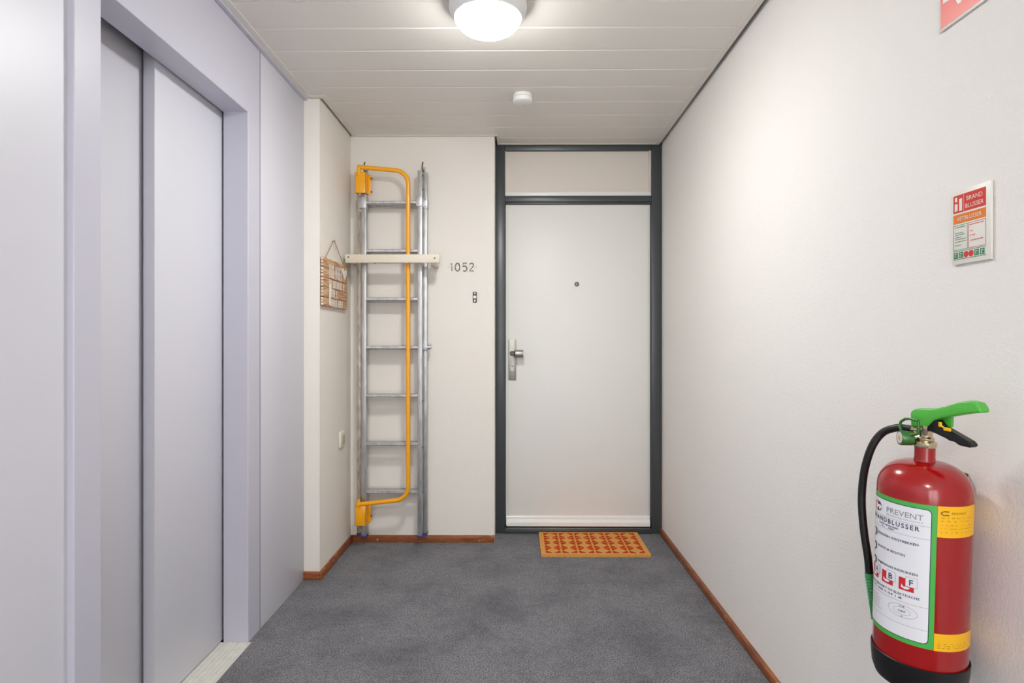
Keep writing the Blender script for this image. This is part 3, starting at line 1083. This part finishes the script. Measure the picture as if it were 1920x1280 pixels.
# ------------------------------------------------------------------ fire extinguisher
E = empty('fire_extinguisher', (0.808, 1.187, 0.54), (0, radians(1.8), radians(-74.6)))
tag(E, 'red fire extinguisher with green lever and black hose hanging on the right wall', 'fire extinguisher')
R = 0.080
prof = [(0.0, 0.02), (0.074, 0.022), (0.0785, 0.030), (R, 0.045), (R, 0.372)]
for i in range(1, 11):
    a = (pi / 2) * i / 10
    prof.append((0.019 + (R - 0.019) * cos(a) ** 0.9, 0.372 + 0.056 * sin(a)))
prof[-1] = (0.0195, 0.428)
prof += [(0.0185, 0.431), (0.0178, 0.436), (0.0178, 0.456), (0.0, 0.456)]
lathe('cylinder', 'red', prof, E, 72)
lathe('foot', 'black_plastic', [(0.0, -0.012), (0.066, -0.012), (0.075, -0.008), (0.0805, 0.008), (0.0825, 0.030), (0.0832, 0.0455), (0.0815, 0.0465), (0.0803, 0.040), (0.0, 0.04)], E, 72)
box('wall_bracket', 'iron', -0.015, 0.015, R - 0.002, 0.0965, 0.33, 0.40, E)
lathe('collar', 'brass', [(0.0, 0.456), (0.0192, 0.456), (0.0200, 0.459), (0.0200, 0.466), (0.017, 0.468), (0.0, 0.468)], E, 40)
bm = bmesh.new()
add_lathe(bm, [(0.0135, 0.467), (0.0155, 0.470), (0.0155, 0.474), (0.0125, 0.477), (0.0125, 0.484), (0.015, 0.488), (0.015, 0.500), (0.0, 0.502)], 32)
add_tube(bm, [(0.0, 0, 0.487), (-0.032, -0.008, 0.487)], 0.0085, 14)
add_tube(bm, [(0.0, 0, 0.477), (-0.015, -0.016, 0.475)], 0.0075, 14)
finish('valve', bm, 'brass', E, smooth=True)
# labels -------------------------------------------------------
def cy(s, z, d=0.0004):
    a = s / R
    return ((R + d) * sin(a), -(R + d) * cos(a), z)
def cyl_rrect(bm, s0, s1, z0, z1, d, r=0.0, n=48):
    S = [s0 + (s1 - s0) * i / n for i in range(n + 1)]
    if r > 0:
        S = sorted(set(S + [s0 + r * (1 - cos(pi / 2 * q / 6)) for q in range(7)] + [s1 - r * (1 - cos(pi / 2 * q / 6)) for q in range(7)]))
    prev = None
    for s in S:
        inset = 0.0
        if r > 0:
            e = min(s - s0, s1 - s)
            if e < r:
                inset = r - math.sqrt(max(0, r * r - (r - e) ** 2))
        a = bm.verts.new(cy(s, z0 + inset, d))
        b2 = bm.verts.new(cy(s, z1 - inset, d))
        if prev:
            bm.faces.new((prev[0], a, b2, prev[1]))
        prev = (a, b2)
HALF = radians(55.7) * R
ZT, ZB_ = 0.360, 0.087
bm = bmesh.new()
cyl_rrect(bm, -HALF, HALF, ZB_, ZT, 0.0003)
lab = flat('label', bm, 'label_green', E)
def lprint(name, bm, m):
    return flat(name, bm, m, lab)
GB = 0.0082
bm = bmesh.new()
cyl_rrect(bm, -HALF + GB, HALF - GB, ZB_ + GB, ZT - GB, 0.0005, 0.009)
lprint('label_outline', bm, 'label_navy')
bm = bmesh.new()
cyl_rrect(bm, -HALF + GB + 0.0014, HALF - GB - 0.0014, ZB_ + GB + 0.0014, ZT - GB - 0.0014, 0.0007, 0.008)
lprint('label_field', bm, 'label_white')
T = lambda s, z: cy(s, z, 0.0010)
s_l, s_r = -HALF + GB + 0.002, HALF - GB - 0.002
# grey: company name, rules, stamp
bm = bmesh.new()
add_text(bm, 'PREVENT', 0.0150, T, -0.0095, 0.3290, 0.066, bold=0.008)
add_text(bm, 'BRANDBEVEILIGING', 0.0046, T, -0.0095, 0.3228, 0.066, spacing=1.2)
for z in (0.3185, 0.2945, 0.1640, 0.1210):
    cyl_rrect(bm, s_l, s_r, z, z + 0.0006, 0.0010, n=24)
def ring(bm, cs, cz, rs, rz, w, n=40):
    prev = None
    first = None
    for i in range(n + 1):
        a = 2 * pi * i / n
        p = bm.verts.new(T(cs + rs * cos(a), cz + rz * sin(a)))
        q = bm.verts.new(T(cs + (rs - w) * cos(a), cz + (rz - w) * sin(a)))
        if prev:
            bm.faces.new((prev[0], prev[1], q, p))
        prev = (p, q)
ring(bm, 0.026, 0.1465, 0.026, 0.0125, 0.0007)
ring(bm, 0.026, 0.1465, 0.015, 0.0072, 0.0006)
for j in range(6):
    z = 0.155 - j * 0.0048
    cyl_rrect(bm, -0.060, random.uniform(-0.034, -0.012), z, z + 0.0009, 0.0010, n=14)
tag(lprint('grey_print', bm, 'label_gray'), kind='stuff')
# navy lettering
bm = bmesh.new()
add_text(bm, 'BRANDBLUSSER', 0.0125, T, -0.055, 0.3075, 0.106, spacing=1.3, bold=0.018)
add_text(bm, '6 LITER VETBLUSSER', 0.0048, T, -0.030, 0.3012, 0.046, bold=0.018)
add_text(bm, '6 L   ABF', 0.0042, T, -0.022, 0.2968, 0.030, bold=0.018)
add_text(bm, 'BORGPEN WEGTREKKEN', 0.0064, T, -0.033, 0.2790, 0.083, bold=0.018)
add_text(bm, 'SPUITSTUK RICHTEN', 0.0064, T, -0.033, 0.2530, 0.062, bold=0.018)
add_text(bm, 'KNIJPKRAAN INDRUKKEN', 0.0064, T, -0.033, 0.2215, 0.083, bold=0.018)
add_text(bm, 'OOK GESCHIKT OP ELEKTRISCHE', 0.0062, T, -0.056, 0.1765, 0.110, spacing=1.1, bold=0.018)
add_text(bm, 'TOT 1000 V OP 1 M', 0.0060, T, -0.050, 0.1690, 0.075, spacing=1.2, bold=0.018)
add_text(bm, 'CNBOP', 0.0052, T, 0.026, 0.1445, 0.013, 'c', bold=0.018)
add_text(bm, '0.38', 0.0042, T, 0.026, 0.1542, 0.009, 'c', bold=0.018)
add_text(bm, '6', 0.0042, T, 0.026, 0.1352, 0.003, 'c', bold=0.018)
# pictograms of the three steps at the left
for z in (0.2730, 0.2440, 0.2150):
    for (a, b2, w_, h_) in ((-0.050, 0.010, 0.010, 0.004), (-0.044, 0.0, 0.006, 0.012), (-0.049, -0.004, 0.004, 0.005)):
        cyl_rrect(bm, a, a + w_, z + b2, z + b2 + h_, 0.0010, n=4)
# navy halves of the round logo
lc, lz = -0.0385, 0.3335
for sg_ in (1, -1):
    pts = [(lc + 0.000, lz + sg_ * 0.0025), (lc + 0.016, lz + sg_ * 0.0025), (lc + 0.010, lz + sg_ * 0.0085), (lc + 0.001, lz + sg_ * 0.0100)]
    vs = [bm.verts.new(T(*p)) for p in (pts if sg_ > 0 else pts[::-1])]
    bm.faces.new(vs)
tag(lprint('navy_print', bm, 'label_navy'), kind='stuff')
bm = bmesh.new()
prev = None
for i in range(13):
    a = radians(90 + 180 * i / 12)
    p = bm.verts.new(T(lc + 0.0155 * cos(a), lz + 0.0110 * sin(a)))
    q = bm.verts.new(T(lc + 0.0085 * cos(a), lz + 0.0065 * sin(a)))
    if prev:
        bm.faces.new((prev[0], p, q, prev[1]))
    prev = (p, q)
lprint('logo_arc', bm, 'label_pink')
# A B F classes
for s0, ltr in ((-0.0535, 'A'), (-0.0170, 'B'), (0.0195, 'F')):
    z0, z1 = 0.1880, 0.2120
    bm = bmesh.new()
    cyl_rrect(bm, s0, s0 + 0.0255, z0, z1, 0.0010, n=10)
    lprint('class_square', bm, 'label_red')
    # white flame
    bm = bmesh.new()
    bm.faces.new([bm.verts.new(cy(s0 + x, z0 + z, 0.0013)) for x, z in ((0.004, 0.0055), (0.010, 0.0030), (0.017, 0.0040), (0.019, 0.0075), (0.013, 0.0085), (0.008, 0.0070), (0.0055, 0.0120))])
    lprint('class_flame', bm, 'label_white')
    bm = bmesh.new()
    cyl_rrect(bm, s0 + 0.0115, s0 + 0.0305, z0 + 0.0095, z1 + 0.0045, 0.0014, n=8)
    lprint('class_frame', bm, 'label_gray')
    bm = bmesh.new()
    cyl_rrect(bm, s0 + 0.0120, s0 + 0.0300, z0 + 0.0100, z1 + 0.0040, 0.0017, n=8)
    lprint('class_box', bm, 'label_white')
    bm = bmesh.new()
    add_text(bm, ltr, 0.0160, lambda s, z: cy(s, z, 0.0020), s0 + 0.0210, z0 + 0.0128, None, 'c', bold=0.012)
    lprint('class_letter', bm, 'label_navy')
# service bands
for nm, z0, z1 in (('service_sticker', 0.302, 0.3605), ('lower_sticker', 0.0865, 0.1195)):
    bm = bmesh.new()
    cyl_rrect(bm, HALF + 0.0004, radians(165) * R, z0, z1, 0.0004)
    st = flat(nm, bm, 'label_yellow', E)
    bm = bmesh.new()
    if z1 > 0.3:
        for sg_ in (1, -1):
            prev = None
            for i in range(7):
                a = radians(90 + 90 * i / 6)
                p = bm.verts.new(cy(HALF + 0.0135 + 0.0085 * cos(a), 0.3475 + sg_ * 0.0048 * sin(a), 0.0007))
                q = bm.verts.new(cy(HALF + 0.0135 + 0.0062 * cos(a), 0.3475 + sg_ * 0.0028 * sin(a), 0.0007))
                if prev:
                    bm.faces.new((prev[0], p, q, prev[1]))
                prev = (p, q)
            cyl_rrect(bm, HALF + 0.0135, HALF + 0.019, 0.3475 + (0.0022 if sg_ > 0 else -0.0045), 0.3475 + (0.0045 if sg_ > 0 else -0.0022), 0.0007, n=3)
        add_text(bm, 'PREVENT', 0.0058, lambda s, z: cy(s, z, 0.0007), HALF + 0.024, 0.3456, 0.030)
    for j, z in enumerate([z1 - 0.022, z1 - 0.028, z1 - 0.036, z1 - 0.042, z1 - 0.049] if z1 > 0.3 else [z0 + 0.006, z0 + 0.010, z0 + 0.014]):
        s = HALF + 0.006
        while s < HALF + 0.066:
            l_ = random.uniform(0.001, 0.006)
            cyl_rrect(bm, s, s + l_, z, z + random.choice((0.0006, 0.0009)), 0.0007, n=2)
            s += l_ + random.uniform(0.001, 0.008)
    tag(flat('sticker_print', bm, 'label_yellow_ink', st), kind='stuff')

# hose and nozzle ------------------------------------------------
def catmull(pts, n=6):
    P = [Vector(p) for p in pts]
    P = [P[0] * 2 - P[1]] + P + [P[-1] * 2 - P[-2]]
    out = []
    for i in range(1, len(P) - 2):
        for j in range(n):
            t_ = j / n
            a, b2, c2, d = P[i - 1], P[i], P[i + 1], P[i + 2]
            out.append(0.5 * ((2 * b2) + (c2 - a) * t_ + (2 * a - 5 * b2 + 4 * c2 - d) * t_ ** 2 + (-a + 3 * b2 - 3 * c2 + d) * t_ ** 3))
    out.append(P[-2])
    return out
hose = [(-0.022, -0.008, 0.487), (-0.034, -0.010, 0.487), (-0.052, -0.015, 0.4849), (-0.0788, -0.020, 0.4702), (-0.0935, -0.030, 0.4405), (-0.1048, -0.035, 0.3957), (-0.1116, -0.035, 0.350), (-0.1115, -0.035, 0.3034), (-0.1045, -0.034, 0.2477), (-0.0975, -0.030, 0.1982), (-0.0938, -0.028, 0.1600)]
tube('hose', 'black_rubber', catmull(hose), 0.0078, E, 16)
bm = bmesh.new()
p0, p1 = Vector((-0.0938, -0.028, 0.1655)), Vector((-0.0895, -0.018, 0.066))
pts, rads = [], []
N = 30
for i in range(N + 1):
    f = i / N
    pts.append(p0.lerp(p1, f))
    base = 0.0098 - 0.0048 * f
    if 0.08 < f < 0.62:
        base += 0.0007 * (1 if i % 2 else -1)
    if f > 0.9:
        base = 0.0052
    rads.append(base)
add_tube(bm, pts, rads, 18)
finish('nozzle', bm, 'green_nozzle', E, smooth=True)

# handle levers ---------------------------------------------------
up = [(-0.0244, 0.5189), (-0.0225, 0.5245), (-0.0165, 0.5287), (-0.004, 0.5325), (0.014, 0.5342), (0.030, 0.5375), (0.046, 0.5429), (0.0713, 0.5544), (0.0908, 0.5599), (0.1052, 0.5579), (0.112, 0.5483), (0.1141, 0.5409), (0.0915, 0.5365), (0.0671, 0.5288), (0.0415, 0.5207), (0.0256, 0.5130), (0.0175, 0.5040), (0.0096, 0.4956), (-0.0027, 0.4935), (-0.0224, 0.4922)]
bm = bmesh.new()
add_prism(bm, up, lambda a, b: (a, -0.0125, b), lambda a, b: (a, 0.0125, b))
o = finish('carry_lever', bm, 'green', E, smooth=False)
bv = o.modifiers.new('b', 'BEVEL')
bv.width = 0.004
bv.segments = 3
bv.limit_method = 'ANGLE'
bv.angle_limit = radians(50)
for p in o.data.polygons:
    p.use_smooth = True
lo = [(-0.015, 0.4865), (0.004, 0.4868), (0.0165, 0.4901), (0.030, 0.4870), (0.0405, 0.4842), (0.048, 0.4822), (0.056, 0.4790), (0.0645, 0.4790), (0.0740, 0.4742), (0.0830, 0.4738), (0.0925, 0.4737), (0.0968, 0.4765), (0.0960, 0.4800), (0.0909, 0.4850), (0.0689, 0.4935), (0.0429, 0.5035), (0.0320, 0.5150), (0.0220, 0.5150), (0.0100, 0.5000), (-0.010, 0.4960)]
bm = bmesh.new()
add_prism(bm, lo, lambda a, b: (a, -0.0095, b), lambda a, b: (a, 0.0095, b))
o = finish('squeeze_lever', bm, 'black_plastic', E)
bv = o.modifiers.new('b', 'BEVEL')
bv.width = 0.0025
bv.segments = 2
bv.limit_method = 'ANGLE'
bv.angle_limit = radians(40)
box('lever_web', 'green', 0.030, 0.049, 0.004, 0.010, 0.503, 0.530, E, bev=0.001)
bm = bmesh.new()
add_box(bm, 0.036, 0.042, -0.0125, -0.0095, 0.503, 0.512, 0.001)
add_tube(bm, [(0.040, -0.011, 0.506), (0.050, -0.012, 0.501), (0.058, -0.011, 0.5015)], 0.0018, 8)
add_box(bm, 0.047, 0.061, -0.0135, -0.0105, 0.4975, 0.504, 0.001)
finish('tamper_seal', bm, 'label_yellow', E)
# safety pin ring
bm = bmesh.new()
yr = -0.026
pts = [(0.006, yr, 0.5095), (-0.010, yr, 0.5110), (-0.022, yr, 0.5090), (-0.0315, yr, 0.5020), (-0.0345, yr, 0.4920), (-0.0300, yr, 0.4830), (-0.0200, yr, 0.4785), (-0.004, yr, 0.4800), (0.0065, yr, 0.4835), (0.0070, yr, 0.4970), (0.006, yr, 0.5095)]
add_tube(bm, pts, 0.0027, 10)
add_tube(bm, [(0.003, yr, 0.496), (0.003, 0.014, 0.498)], 0.0022, 8)
finish('safety_pin', bm, 'green_dark', E, smooth=True)
# gauge: small drum on the front of the valve
gd = Vector((-0.42, -0.9, 0.02)).normalized()
gc = Vector((-0.017, -0.020, 0.4705))
bm = bmesh.new()
add_tube(bm, [gc - gd * 0.004, gc + gd * 0.016, gc + gd * 0.018], [0.0140, 0.0150, 0.0140], 28)
gz = finish('gauge', bm, 'green_dark', E, smooth=True)
bm = bmesh.new()
add_tube(bm, [gc + gd * 0.0178, gc + gd * 0.0186], [0.0118, 0.0112], 28)
finish('gauge_dial', bm, 'gauge_face', gz)
bm = bmesh.new()
add_tube(bm, [gc + gd * 0.0184, gc + gd * 0.0194], [0.0045, 0.0035], 12)
finish('gauge_needle', bm, 'gauge_needle', gz)
